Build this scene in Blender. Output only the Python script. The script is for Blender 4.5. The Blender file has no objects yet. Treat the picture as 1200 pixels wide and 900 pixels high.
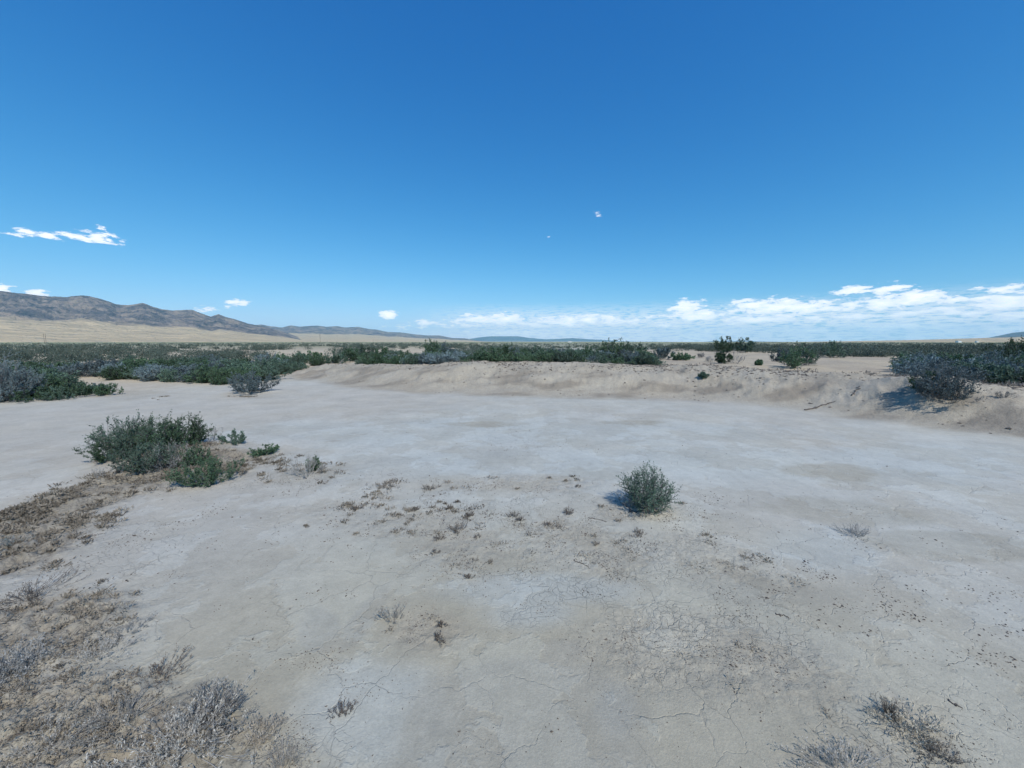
import bpy, math, random
import numpy as np
from mathutils import Vector

R = math.radians
sc = bpy.context.scene
COL = sc.collection
rng = np.random.default_rng(11)

# ------------------------------------------------------------------ camera model
CAM_Z, F_PX, HORIZON = 2.0, 450.0, 400.5          # metres, pixels of the 1200 wide photograph
PITCH = math.atan((450 - HORIZON) / F_PX)
SUN_EL, SUN_DIR = R(47), Vector((0.50, -0.866))   # towards the sun (behind, a little right)

def ray(px, py):
    u, v = (px - 600) / F_PX, (450 - py) / F_PX
    return np.array([u, math.cos(PITCH) + v * math.sin(PITCH), -math.sin(PITCH) + v * math.cos(PITCH)])

# ------------------------------------------------------------------ noise
def _hash(ix, iy, seed):
    h = (ix.astype(np.int64) * 374761393 + iy.astype(np.int64) * 668265263 + seed * 974711) & 0xffffffff
    h = ((h ^ (h >> 13)) * 1274126177) & 0xffffffff
    h = h ^ (h >> 16)
    return (h & 0xffff) / 65535.0

def vnoise(x, y, seed=0):
    ix, iy = np.floor(x), np.floor(y)
    fx, fy = x - ix, y - iy
    fx = fx * fx * fx * (fx * (fx * 6 - 15) + 10); fy = fy * fy * fy * (fy * (fy * 6 - 15) + 10)
    a, b = _hash(ix, iy, seed), _hash(ix + 1, iy, seed)
    c, d = _hash(ix, iy + 1, seed), _hash(ix + 1, iy + 1, seed)
    return (a + (b - a) * fx + (c - a) * fy + (a - b - c + d) * fx * fy) * 2 - 1

def fbm(x, y, seed=0, octs=4, gain=.5):
    s, a, t = 0, 1.0, 0
    for k in range(octs):
        s = s + a * vnoise(x * 2 ** k + 17.3 * k, y * 2 ** k - 9.1 * k, seed + k)
        t += a; a *= gain
    return s / t

def sstep(a, b, x):
    t = np.clip((x - a) / (b - a), 0, 1)
    return t * t * (3 - 2 * t)

# ------------------------------------------------------------------ terrain height
TOE = np.array([(-17, 26), (-12.5, 21.2), (-9.2, 18.4), (-6.6, 16.4), (-3.2, 14.6), (1.5, 13.5), (5.8, 12.9),
                (8.3, 11.2), (9.3, 9.4), (10.7, 7.2), (14, 3), (20, -2)], float)
CREST = np.array([0.0, .62, .72, .82, 1.02, 1.02, .93, .85, .8, .75, .7, .7])
BWID = np.array([2.5, 2.6, 3.0, 3.4, 4.2, 4.4, 4.4, 4.0, 3.8, 4.0, 4.0, 4.0])
MOUNDS = []      # (x, y, radius, height)

def bank(x, y):
    best = np.full(x.shape, 1e9); hc = np.zeros(x.shape); w = np.ones(x.shape); sg = np.ones(x.shape); sl = np.zeros(x.shape)
    s0 = 0.0
    for i in range(len(TOE) - 1):
        p, q = TOE[i], TOE[i + 1]
        e = q - p; L = float(np.hypot(*e))
        t = np.clip(((x - p[0]) * e[0] + (y - p[1]) * e[1]) / L ** 2, 0, 1)
        dx, dy = x - p[0] - t * e[0], y - p[1] - t * e[1]
        d = np.hypot(dx, dy)
        side = np.sign(e[0] * (y - p[1]) - e[1] * (x - p[0]))
        m = d < best
        best = np.where(m, d, best); sg = np.where(m, side, sg)
        hc = np.where(m, CREST[i] + (CREST[i + 1] - CREST[i]) * t, hc)
        w = np.where(m, BWID[i] + (BWID[i + 1] - BWID[i]) * t, w)
        sl = np.where(m, s0 + t * L, sl)
        s0 += L
    return best * sg, hc, w, sl

def height(x, y, detail=True):
    x = np.asarray(x, float); y = np.asarray(y, float)
    r = np.hypot(x, y)
    d, hc, w, s = bank(x, y)
    d = d + .45 * fbm(x * .45, y * .45, 5, 3)
    g = .5 * sstep(0, 9, s)
    up = sstep(0, 1, d / w)
    zb = hc * up
    zb = np.where(d > w, g + (hc - g) * (1 - sstep(0, 3.2, d - w)), zb)
    left = 1 - sstep(-15, -9, x)
    B = .5 * sstep(17, 60, r) * left
    z = np.maximum(zb, B)
    out = np.maximum(sstep(.3, 1, d / w) * sstep(0, 6, s), left * sstep(17, 24, r))
    z = z + out * .10 * fbm(x * .33, y * .33, 21, 3) * sstep(15, 24, r)
    z = z + .02 * fbm(x * .25, y * .25, 31, 2) + sstep(.05, .5, d / w) * (1 - sstep(.9, 1.4, d / w)) * (.10 * fbm(x * 1.3, y * 1.3, 41, 4) - .11 * np.abs(fbm(x * 1.9, y * 1.9, 43, 4)) + .05)
    for (mx, my, mr, mh) in MOUNDS:
        z = z + mh * np.exp(-(((x - mx) ** 2 + (y - my) ** 2) / mr ** 2) ** 1.3)
    return z

def at(px, py):
    """ground point seen at a photograph pixel"""
    d = ray(px, py)
    t = np.geomspace(1.2, 900, 5000)
    z = CAM_Z + d[2] * t
    h = height(d[0] * t, d[1] * t)
    k = np.argmax(z < h)
    if k == 0:
        k = len(t) - 1
    a = (z[k - 1] - h[k - 1]); b = (h[k] - z[k])
    tt = t[k - 1] + (t[k] - t[k - 1]) * a / max(a + b, 1e-9)
    return np.array([d[0] * tt, d[1] * tt]), tt      # position, metres per unit of image plane

mp, _ = at(1100, 462)
MOUNDS.append((float(mp[0]), float(mp[1]) + .3, 1.1, .28))
mp, _ = at(190, 545)
MOUNDS.append((float(mp[0]), float(mp[1]) + .25, 1.2, .07))
mp, _ = at(292, 459)
MOUNDS.append((float(mp[0]), float(mp[1]) + .2, .8, .08))
mp, _ = at(757, 596)
MOUNDS.append((float(mp[0]), float(mp[1]), .35, .03))

def zone(px, py, rx, ry, tilt=0):
    c, _ = at(px, py)
    ct, st = math.cos(R(tilt)), math.sin(R(tilt))
    a, _ = at(px + rx * ct, py + rx * st); b, _ = at(px + ry * st, min(py + ry * ct, 1100))
    M = np.linalg.inv(np.array([a - c, b - c]).T)
    return c, M

def zmask(x, y, Z, soft=.45, seed=3, ns=1.6, na=.35):
    c, M = Z
    dx, dy = x - c[0], y - c[1]
    q = np.hypot(M[0, 0] * dx + M[0, 1] * dy, M[1, 0] * dx + M[1, 1] * dy)
    m = q < 3
    o = np.zeros(x.shape)
    if m.any():
        o[m] = 1 - sstep(1 - soft, 1 + soft, q[m] + na * fbm(x[m] * ns, y[m] * ns, seed, 4))
    return o

CRUST = [zone(*a) for a in [(80, 870, 235, 110), (30, 740, 125, 60, -15), (20, 640, 95, 38, -14), (85, 590, 95, 17, -14),
                            (175, 560, 85, 16, -8), (225, 535, 85, 22, 0)]]
CRUST2 = [zone(*a) for a in [(300, 545, 75, 14), (362, 553, 45, 12), (470, 603, 100, 26), (505, 740, 48, 28),
                             (760, 597, 55, 15), (700, 640, 120, 34, 8), (830, 650, 90, 30, 15), (1075, 845, 55, 55, 40),
                             (985, 890, 75, 26), (1100, 485, 130, 14), (150, 462, 70, 5), (290, 462, 30, 4), (600, 566, 120, 9),
                             (840, 770, 150, 60, 10), (545, 640, 60, 26)]]
YELLOW = [zone(*a) for a in [(505, 742, 42, 24), (765, 600, 30, 9), (1075, 850, 45, 40), (60, 870, 120, 50), (130, 560, 30, 10)]]
DAMP = [zone(*a) for a in [(376, 738, 20, 24), (975, 552, 62, 8, 3), (1000, 600, 120, 14, 4), (655, 762, 34, 17), (620, 840, 120, 110),
                           (880, 690, 120, 22, 6), (1120, 640, 110, 14, 4), (740, 495, 45, 3), (560, 497, 50, 3), (430, 720, 22, 40, -30)]]
BLUE = [zone(*a) for a in [(620, 715, 55, 22), (440, 830, 90, 75), (650, 540, 300, 22), (720, 830, 22, 30),
                           (960, 640, 60, 30), (560, 505, 300, 20), (1080, 540, 140, 25), (640, 690, 120, 20)]]
CRACKZ = [zone(*a) for a in [(760, 590, 110, 25), (720, 660, 170, 60), (600, 600, 160, 40), (830, 740, 120, 70), (1080, 850, 120, 60),
                             (300, 550, 120, 30), (260, 900, 150, 70), (110, 640, 120, 60)]]

def maxz(x, y, Zs, **k):
    o = np.zeros(x.shape)
    for i, Z in enumerate(Zs):
        o = np.maximum(o, zmask(x, y, Z, seed=60 + i, **k))
    return o

# ------------------------------------------------------------------ helpers
def tag(o, label=None, cat=None, group=None, kind=None):
    if label: o['label'] = label
    if cat: o['category'] = cat
    if group: o['group'] = group
    if kind: o['kind'] = kind
    return o

def np_mesh(name, verts, faces, mats, attrs=None, mat_idx=None, smooth=False):
    """faces: (n,k) int array (constant k) or list of such arrays"""
    me = bpy.data.meshes.new(name)
    if not isinstance(faces, list): faces = [faces]
    faces = [f for f in faces if len(f)]
    V = np.asarray(verts, np.float32)
    me.vertices.add(len(V)); me.vertices.foreach_set('co', V.ravel())
    nl = sum(f.size for f in faces); npoly = sum(len(f) for f in faces)
    me.loops.add(nl); me.loops.foreach_set('vertex_index', np.concatenate([f.ravel() for f in faces]).astype(np.int32))
    tot = np.concatenate([np.full(len(f), f.shape[1]) for f in faces])
    st = np.concatenate([[0], np.cumsum(tot)[:-1]])
    me.polygons.add(npoly)
    me.polygons.foreach_set('loop_start', st.astype(np.int32))
    me.polygons.foreach_set('use_smooth', np.full(npoly, smooth))
    if mat_idx is not None:
        me.polygons.foreach_set('material_index', np.asarray(mat_idx, np.int32))
    for m in mats: me.materials.append(m)
    for k, (dom, arr) in (attrs or {}).items():
        if arr.ndim == 1:
            a = me.attributes.new(k, 'FLOAT', dom); a.data.foreach_set('value', arr.astype(np.float32))
        else:
            a = me.attributes.new(k, 'FLOAT_VECTOR', dom); a.data.foreach_set('vector', arr.astype(np.float32).ravel())
    me.update(calc_edges=True)
    return me

def link(name, me, parent=None):
    o = bpy.data.objects.new(name, me); COL.objects.link(o)
    if parent: o.parent = parent
    return o

class NT:
    def __init__(self, tree): self.t = tree; tree.nodes.clear()
    def n(self, typ, ins=None, **props):
        nd = self.t.nodes.new(typ)
        for k, v in props.items(): setattr(nd, k, v)
        for k, v in (ins or {}).items():
            s = nd.inputs[k]
            if isinstance(v, bpy.types.NodeSocket): self.t.links.new(v, s)
            else: s.default_value = v
        return nd
    def math(self, op, a, b=0.0, c=0.0, clamp=False):
        nd = self.n('ShaderNodeMath', operation=op, use_clamp=clamp)
        for i, v in enumerate((a, b, c)):
            if isinstance(v, bpy.types.NodeSocket): self.t.links.new(v, nd.inputs[i])
            else: nd.inputs[i].default_value = v
        return nd.outputs[0]
    def vm(self, op, a, b=None, c=None):
        nd = self.n('ShaderNodeVectorMath', operation=op)
        for i, v in enumerate((a, b, c)):
            if v is None: continue
            if isinstance(v, bpy.types.NodeSocket): self.t.links.new(v, nd.inputs[i])
            else: nd.inputs[i].default_value = v
        return nd.outputs['Value' if op == 'LENGTH' else 0]
    def mr(self, v, a, b, c=0.0, d=1.0, smooth=False):
        nd = self.n('ShaderNodeMapRange', {0: v, 1: a, 2: b, 3: c, 4: d}, interpolation_type='SMOOTHSTEP' if smooth else 'LINEAR')
        return nd.outputs[0]
    def mix(self, f, a, b, mode='MIX'):
        nd = self.n('ShaderNodeMix', data_type='RGBA', blend_type=mode)
        for i, v in ((0, f), (6, a), (7, b)):
            if isinstance(v, bpy.types.NodeSocket): self.t.links.new(v, nd.inputs[i])
            else: nd.inputs[i].default_value = v if i == 0 else ((*v, 1) if len(v) == 3 else v)
        return nd.outputs[2]
    def noise(self, vec, scale, detail=4, rough=.55, dist=0.0, out='Fac'):
        nd = self.n('ShaderNodeTexNoise', {'Scale': scale, 'Detail': detail, 'Roughness': rough, 'Distortion': dist})
        if vec is not None: self.t.links.new(vec, nd.inputs['Vector'])
        return nd.outputs[out]
    def attr(self, name, out='Fac'):
        return self.n('ShaderNodeAttribute', attribute_name=name).outputs[out]

def new_mat(name):
    m = bpy.data.materials.new(name); m.use_nodes = True
    return m, NT(m.node_tree)

def finish(g, col, rough=.9, normal=None, spec=.25, **extra):
    ins = {'Base Color': col, 'Roughness': rough, 'Specular IOR Level': spec}
    if normal is not None: ins['Normal'] = normal
    ins.update(extra)
    b = g.n('ShaderNodeBsdfPrincipled', ins)
    g.n('ShaderNodeOutputMaterial', {'Surface': b.outputs[0]})

# ------------------------------------------------------------------ ground material
def ground_material():
    m, g = new_mat('playa_soil')
    P = g.n('ShaderNodeNewGeometry').outputs['Position']
    col = g.attr('gcol', 'Color')
    crust, crack = g.attr('crust'), g.attr('crack')
    near = g.attr('near')
    # wandering coordinates for cracks
    w1 = g.noise(P, 3.0, 4, .6, out='Color')
    wv = g.vm('MULTIPLY_ADD', g.vm('SUBTRACT', w1, (.5, .5, .5)), (.28, .28, 0), P)
    w2 = g.noise(P, 22.0, 3, .6, out='Color')
    wv = g.vm('MULTIPLY_ADD', g.vm('SUBTRACT', w2, (.5, .5, .5)), (.03, .03, 0), wv)
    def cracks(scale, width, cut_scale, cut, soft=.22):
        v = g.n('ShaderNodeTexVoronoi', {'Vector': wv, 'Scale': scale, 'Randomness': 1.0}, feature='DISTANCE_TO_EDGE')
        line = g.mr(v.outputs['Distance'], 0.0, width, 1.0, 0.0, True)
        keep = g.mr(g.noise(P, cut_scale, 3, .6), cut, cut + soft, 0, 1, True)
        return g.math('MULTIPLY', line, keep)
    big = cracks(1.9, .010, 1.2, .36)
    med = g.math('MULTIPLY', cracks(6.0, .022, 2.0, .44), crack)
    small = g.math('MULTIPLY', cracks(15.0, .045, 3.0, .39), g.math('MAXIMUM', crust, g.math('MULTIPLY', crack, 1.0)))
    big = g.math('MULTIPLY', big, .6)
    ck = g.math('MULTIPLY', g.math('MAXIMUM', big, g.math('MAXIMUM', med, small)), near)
    # plates with their own tone
    pl = g.n('ShaderNodeTexVoronoi', {'Vector': wv, 'Scale': 1.15}, feature='F1')
    tone = g.mr(g.n('ShaderNodeSeparateColor', {0: pl.outputs['Color']}).outputs[0], 0, 1, .965, 1.035)
    n1 = g.mr(g.noise(P, 1.3, 7, .66), .3, .7, .90, 1.10)
    n2 = g.mr(g.noise(P, 9.0, 6, .68), .3, .7, .92, 1.08)
    n3 = g.mr(g.noise(P, 70.0, 4, .7), .3, .7, .90, 1.10)
    k = g.math('MULTIPLY', g.math('MULTIPLY', tone, n1), g.math('MULTIPLY', n2, n3))
    col = g.mix(1.0, col, g.n('ShaderNodeCombineColor', {0: k, 1: k, 2: k}).outputs[0], 'MULTIPLY')
    # salt bloom and brown silt
    hue = g.mr(g.noise(P, .75, 5, .6, .3), .42, .62, 0, 1, True)
    col = g.mix(g.math('MULTIPLY', hue, .32), col, g.mix(1.0, col, (1.03, .99, .92), 'MULTIPLY'))
    pn = g.noise(g.vm('MULTIPLY_ADD', g.vm('SUBTRACT', w1, (.5, .5, .5)), (.5, .5, 0), P), .85, 6, .62)
    pl2 = g.math('MULTIPLY', g.mr(pn, .49, .515, 0, 1, True), near)
    col = g.mix(pl2, g.mix(g.math('MULTIPLY', near, .35), col, g.mix(1.0, col, (.86, .84, .81), 'MULTIPLY')), g.mix(1.0, col, (1.03, 1.045, 1.06), 'MULTIPLY'))
    # organic specks in crust
    sp = g.mr(g.noise(P, 34.0, 5, .72), .50, .64, 0, 1, True)
    sp = g.math('MULTIPLY', g.math('MULTIPLY', sp, crust), .75)
    col = g.mix(sp, col, (.145, .125, .105))
    col = g.mix(g.math('MULTIPLY', ck, .21), col, (.16, .145, .13))  # recess shade painted into the colour along the crack lines
    # relief
    lump = g.noise(P, 26.0, 5, .65)
    lump2 = g.noise(P, 7.0, 4, .6)
    hgt = g.math('MULTIPLY', lump, g.mr(crust, 0, 1, .0035, .022))
    hgt = g.math('ADD', hgt, g.math('MULTIPLY', lump2, g.mr(crust, 0, 1, .006, .035)))
    hgt = g.math('ADD', hgt, g.math('MULTIPLY', g.noise(P, 90.0, 5, .75), .0040))
    hgt = g.math('ADD', hgt, g.math('MULTIPLY', pl2, .003))
    hgt = g.math('SUBTRACT', hgt, g.math('MULTIPLY', ck, .0055))
    b = g.n('ShaderNodeBump', {'Strength': .9, 'Distance': 1.0, 'Height': hgt})
    finish(g, col, .93, b.outputs[0], .18)
    return m

def simple_mat(name, c, rough=.9, var=.2, scale=8.0, bump=0.0, spec=.2):
    m, g = new_mat(name)
    P = g.n('ShaderNodeNewGeometry').outputs['Position']
    k = g.mr(g.noise(P, scale, 4, .6), .3, .7, 1 - var, 1 + var)
    col = g.mix(1.0, c, g.n('ShaderNodeCombineColor', {0: k, 1: k, 2: k}).outputs[0], 'MULTIPLY')
    nrm = None
    if bump: nrm = g.n('ShaderNodeBump', {'Strength': .6, 'Distance': bump, 'Height': g.noise(P, scale * 3, 4)}).outputs[0]
    finish(g, col, rough, nrm, spec)
    return m

def foliage_mat(name, c1, c2, trans=.15, rand=.38):
    m, g = new_mat(name)
    t = g.attr('tint')
    oi = g.n('ShaderNodeObjectInfo').outputs['Random']
    col = g.mix(t, c1, c2)
    k = g.mr(oi, 0, 1, 1 - rand, 1 + rand)
    col = g.mix(1.0, col, g.n('ShaderNodeCombineColor', {0: k, 1: k, 2: k}).outputs[0], 'MULTIPLY')
    b = g.n('ShaderNodeBsdfPrincipled', {'Base Color': col, 'Roughness': .7, 'Specular IOR Level': .2})
    tr = g.n('ShaderNodeBsdfTranslucent', {'Color': col})
    mx = g.n('ShaderNodeMixShader', {0: trans, 1: b.outputs[0], 2: tr.outputs[0]})
    g.n('ShaderNodeOutputMaterial', {'Surface': mx.outputs[0]})
    return m

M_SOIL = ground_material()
M_GREEN = foliage_mat('leaves_green', (.032, .072, .040), (.105, .17, .095))
M_GREYGREEN = foliage_mat('leaves_grey_green', (.045, .086, .060), (.13, .195, .14))
M_SAGE = foliage_mat('leaves_sage', (.085, .125, .13), (.20, .26, .265))
M_DRY = foliage_mat('leaves_dry', (.20, .18, .145), (.36, .325, .27), .1)
M_GREYDRY = foliage_mat('leaves_grey_dry', (.15, .15, .142), (.33, .33, .315), .1)
M_BROWN = foliage_mat('leaves_brown', (.10, .08, .06), (.19, .155, .12), .1)
M_BARK = foliage_mat('bark_grey', (.085, .08, .08), (.20, .195, .19), 0, .1)
M_PALEBARK = foliage_mat('bark_pale', (.19, .185, .17), (.38, .365, .335), 0, .1)
M_STRAW = foliage_mat('leaves_straw', (.27, .24, .18), (.50, .46, .37), .1)
M_PALEMAT = foliage_mat('leaves_pale_mat', (.22, .21, .18), (.50, .48, .43), .1)
M_DARKBARK = foliage_mat('bark_dark', (.07, .06, .055), (.14, .125, .11), 0, .1)
M_CLOD = simple_mat('clod_soil', (.15, .13, .11), .95, .35, 12)
M_LITTER = simple_mat('litter', (.095, .08, .068), .9, .4, 14)

# ------------------------------------------------------------------ ground sheet
def crust_rel(x, y):
    return .07 * np.abs(fbm(x * 5, y * 5, 71, 4)) + .040 * fbm(x * 15, y * 15, 72, 3) + .06 * fbm(x * 1.7, y * 1.7, 73, 2)

def ground():
    azf = np.linspace(-62, 62, 1150)
    azb = np.linspace(62, 298, 90)[1:-1]
    az = np.radians(np.concatenate([azf, azb])); na = len(az)
    rr = [0.25]
    while rr[-1] < 18600:
        r = rr[-1]
        q = 1.05 if r < .9 else 1.0045 if r < 3.5 else 1.0065 if r < 9 else 1.0075 if r < 30 else 1.02 if r < 120 else 1.07
        rr.append(r * q)
    rr = np.array(rr); nr = len(rr)
    A, RR = np.meshgrid(az, rr)
    x, y = (RR * np.sin(A)).ravel(), (RR * np.cos(A)).ravel()
    z = height(x, y)
    r = np.hypot(x, y)
    n = len(x)
    near = r < 40
    crust = np.zeros(n); c2 = np.zeros(n); ye = np.zeros(n); da = np.zeros(n); bl = np.zeros(n); ck = np.zeros(n)
    xn, yn = x[near], y[near]
    crust[near] = maxz(xn, yn, CRUST); c2[near] = maxz(xn, yn, CRUST2, na=.5)
    ye[near] = maxz(xn, yn, YELLOW); da[near] = maxz(xn, yn, DAMP, soft=.25, na=.7); bl[near] = maxz(xn, yn, BLUE, soft=.5)
    ck[near] = maxz(xn, yn, CRACKZ, soft=.7)
    d, hc, w, s = bank(x, y)
    dn = d + .5 * fbm(x * .8, y * .8, 91, 3)
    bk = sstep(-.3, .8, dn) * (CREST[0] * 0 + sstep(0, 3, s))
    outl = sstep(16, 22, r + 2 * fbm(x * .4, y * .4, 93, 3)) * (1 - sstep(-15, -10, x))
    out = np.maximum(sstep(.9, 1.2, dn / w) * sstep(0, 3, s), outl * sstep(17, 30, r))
    crustall = np.maximum(crust, .16 * c2)
    # real relief of the crusts
    fine = near & (crustall > .02)
    zz = np.zeros(n)
    xf, yf = x[fine], y[fine]
    rel = crust_rel(xf, yf)
    zz[fine] = rel * crustall[fine]
    z = z + zz
    # albedo
    def mixc(a, c, k): return a + (np.array(c) - a) * k[:, None]
    C = np.tile(np.array([.428, .427, .388]), (n, 1))
    lowf = fbm(x * .3, y * .3, 81, 4)
    C = mixc(C, (.40, .385, .345), sstep(-.15, .5, lowf) * .6)
    C = mixc(C, (.372, .348, .276), sstep(5.4, 2.4, r) * .9)
    C = mixc(C, (.415, .392, .345), sstep(-1.5, -5, x) * (1 - sstep(15, 25, r)) * .7)
    C = mixc(C, (.405, .428, .41), bl * .6)
    C = mixc(C, (.335, .322, .275), da * .7)
    C = mixc(C, (.365, .34, .285), c2 * (.45 + .3 * fbm(x * 1.1, y * 1.1, 86, 3)))
    C = mixc(C, (.27, .245, .200), crust * .9)
    C = mixc(C, (.39, .35, .27), ye * .4)
    bf = fbm(x * .55 + 3, y * 1.6, 83, 4)
    C = mixc(C, (.35, .312, .248), bk * (.80 + .2 * bf))
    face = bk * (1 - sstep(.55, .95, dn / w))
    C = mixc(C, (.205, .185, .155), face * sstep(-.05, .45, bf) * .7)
    C = mixc(C, (.45, .39, .295), out)
    scr = out * sstep(-.1, .35, fbm(x * .25, y * .25, 84, 4))
    C = mixc(C, (.33, .29, .24), scr * .5)
    # far plain: olive scrub cover, then straw coloured flats
    fa = sstep(60, 160, r)
    far = fbm(np.sin(A).ravel() * 9, np.log(r) * 5, 85, 4)
    C = mixc(C, (.23, .235, .16), fa * (.8 + .2 * far))
    C = mixc(C, (.21, .245, .125), sstep(250, 900, r))
    C = mixc(C, (.52, .455, .31), sstep(1100, 2000, r))
    C = C * np.array([1.02, 1.0, .955])
    # grid -> faces
    I = np.arange(nr * na).reshape(nr, na)
    a, b = I[:-1, :], I[1:, :]
    F = np.stack([a, np.roll(a, -1, 1), np.roll(b, -1, 1), b], -1).reshape(-1, 4)[:, ::-1]
    co = np.stack([x, y, z], 1)
    co = np.vstack([co, [0, 0, z[:na].mean()]])
    tri = np.stack([I[0], np.roll(I[0], -1), np.full(na, n)], 1)[:, ::-1]
    def ap(v): return np.concatenate([v, v[:1]])
    crust_att = np.maximum(np.maximum(crustall, c2 * .35), bk * .75)
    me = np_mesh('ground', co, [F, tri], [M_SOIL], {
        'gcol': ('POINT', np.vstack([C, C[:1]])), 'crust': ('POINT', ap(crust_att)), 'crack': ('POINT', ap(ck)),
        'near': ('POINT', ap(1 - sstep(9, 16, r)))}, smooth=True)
    o = link('ground', me); tag(o, kind='structure')
    return o
ground()

# fast look-up of the real surface (with crust relief) for things that stand on it
def gz(x, y):
    x = np.atleast_1d(np.asarray(x, float)); y = np.atleast_1d(np.asarray(y, float))
    z = height(x, y)
    c = np.maximum(maxz(x, y, CRUST), .16 * maxz(x, y, CRUST2, na=.5))
    return z + c * crust_rel(x, y)

# ------------------------------------------------------------------ plants
def unit(v): return v / np.maximum(np.linalg.norm(v, axis=-1, keepdims=True), 1e-9)

def leaves(rg, c, d, ln, wd):
    """diamond leaves: base c, direction d, length ln, width wd"""
    n = len(c)
    side = unit(np.cross(d, rg.normal(size=(n, 3))))
    nrm = np.cross(d, side)
    mid = c + d * (ln * .5)[:, None] + nrm * (ln * .08)[:, None]
    V = np.stack([c, mid + side * (wd * .5)[:, None], c + d * ln[:, None], mid - side * (wd * .5)[:, None]], 1).reshape(-1, 3)
    return V, np.arange(n * 4).reshape(n, 4)

def tubes(P, r0, r1, sides=3):
    """P (n,k,3) polylines -> prisms"""
    n, k, _ = P.shape
    T = unit(np.gradient(P, axis=1))
    ref = np.where(np.abs(T[..., 2:3]) > .9, np.array([1., 0, 0]), np.array([0, 0, 1.]))
    U = unit(np.cross(T, ref)); W = np.cross(T, U)
    rad = (r0[:, None] + (r1 - r0)[:, None] * np.linspace(0, 1, k)[None])[..., None]
    ring = [P + rad * (U * math.cos(2 * math.pi * j / sides) + W * math.sin(2 * math.pi * j / sides)) for j in range(sides)]
    V = np.stack(ring, 2)                                    # n,k,s,3
    idx = np.arange(n * k * sides).reshape(n, k, sides)
    a, b = idx[:, :-1], idx[:, 1:]
    F = np.stack([a, np.roll(a, -1, 2), np.roll(b, -1, 2), b], -1).reshape(-1, 4)
    return V.reshape(-1, 3), F

def shrub_geo(rg, H, W, stems=40, twigs=9, nleaf=9, leaf=.025, lw=.35, low=.3, up=.5, stem_r=.006, dome=.6, ragged=.2, bare=0.0, twl=.2, basew=.22):
    phi = rg.uniform(0, 2 * math.pi, stems); q = np.sqrt(rg.uniform(0.02, 1, stems))
    lob = 1 + ragged * np.sin(phi * rg.integers(2, 4) + rg.uniform(0, 6)) + ragged * .5 * rg.normal(size=stems)
    rad = q * W / 2 * lob
    zt = H * (1 - dome * q ** 2) * (1 - ragged * 1.4 * rg.uniform(0, 1, stems) ** 1.3)
    tip = np.stack([rad * np.cos(phi), rad * np.sin(phi), zt], 1)
    base = np.stack([tip[:, 0] * basew, tip[:, 1] * basew, np.zeros(stems) - .03], 1)
    ctl = np.stack([tip[:, 0] * .85, tip[:, 1] * .85, zt * .30], 1) + rg.normal(size=(stems, 3)) * .05 * W
    K = 7; t = np.linspace(0, 1, K)[None, :, None]
    S = (1 - t) ** 2 * base[:, None] + 2 * t * (1 - t) * ctl[:, None] + t ** 2 * tip[:, None]
    S[:, 1:] += rg.normal(size=(stems, K - 1, 3)) * .012 * H
    sv, sf = tubes(S, np.full(stems, stem_r), np.full(stems, stem_r * .35))
    # twigs
    n = stems * twigs
    si = np.repeat(np.arange(stems), twigs); tt = low + (1 - low) * rg.uniform(0, 1, n) ** .8
    f = tt * (K - 1); i0 = np.minimum(f.astype(int), K - 2); fr = (f - i0)[:, None]
    p = S[si, i0] * (1 - fr) + S[si, i0 + 1] * fr
    tan = unit(S[si, i0 + 1] - S[si, i0])
    outw = unit(np.stack([p[:, 0], p[:, 1], np.zeros(n)], 1) + 1e-6)
    d = unit(tan * .5 + rg.normal(size=(n, 3)) * .5 + np.array([0, 0, up]) + outw * .3)
    L = H * twl * rg.uniform(.5, 1.3, n)
    e = p + d * L[:, None] + np.array([0, 0, 1]) * (L * .15)[:, None]
    e[:, 2] = np.maximum(e[:, 2], .02)
    TP = np.stack([p, (p + e) / 2 + rg.normal(size=(n, 3)) * (L * .06)[:, None], e], 1)
    tv, tf = tubes(TP, np.full(n, stem_r * .45), np.full(n, stem_r * .2))
    bv = np.vstack([sv, tv]); bf = np.vstack([sf, tf + len(sv)])
    btint = np.clip(rg.uniform(0, 1, len(bf)), 0, 1)
    if nleaf == 0: return None, (bv, bf, btint)
    keep = rg.uniform(0, 1, n) >= bare
    ti = np.repeat(np.nonzero(keep)[0], nleaf); m = len(ti)
    a = rg.uniform(.15, 1.05, m)[:, None]
    c = TP[ti, 0] * (1 - a) + TP[ti, 2] * a + rg.normal(size=(m, 3)) * leaf * .25
    c[:, 2] = np.maximum(c[:, 2], .01)
    ld = unit(d[ti] * .55 + rg.normal(size=(m, 3)) * .55 + np.array([0, 0, .35]))
    ln = leaf * rg.uniform(.6, 1.3, m)
    lv, lf = leaves(rg, c, ld, ln, ln * lw)
    clump = np.repeat(rg.uniform(0, 1, stems), twigs)[ti]
    tint = np.clip(.15 + .45 * clump + .35 * rg.uniform(0, 1, m), 0, 1)
    return (lv, lf, tint), (bv, bf, btint)

def mesh_of(name, geo, mat):
    v, f, t = geo
    return np_mesh(name, v, f, [mat], {'tint': ('FACE', t)})

def mesh_joined(name, g1, m1, g2, m2):
    v1, f1, t1 = g1; v2, f2, t2 = g2
    return np_mesh(name, np.vstack([v1, v2]), np.vstack([f1, f2 + len(v1)]), [m1, m2],
                   {'tint': ('FACE', np.concatenate([t1, t2]))}, np.concatenate([np.zeros(len(f1)), np.ones(len(f2))]))

SCRUB = []      # footprints already taken

def place(o, p, sink=.0, rz=None, s=1.0):
    o.location = (float(p[0]), float(p[1]), float(gz(p[0], p[1])[0]) - sink)
    o.rotation_euler = (0, 0, rz if rz is not None else float(rng.uniform(0, 6.28)))
    o.scale = (s, s, s) if not isinstance(s, tuple) else s

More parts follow.
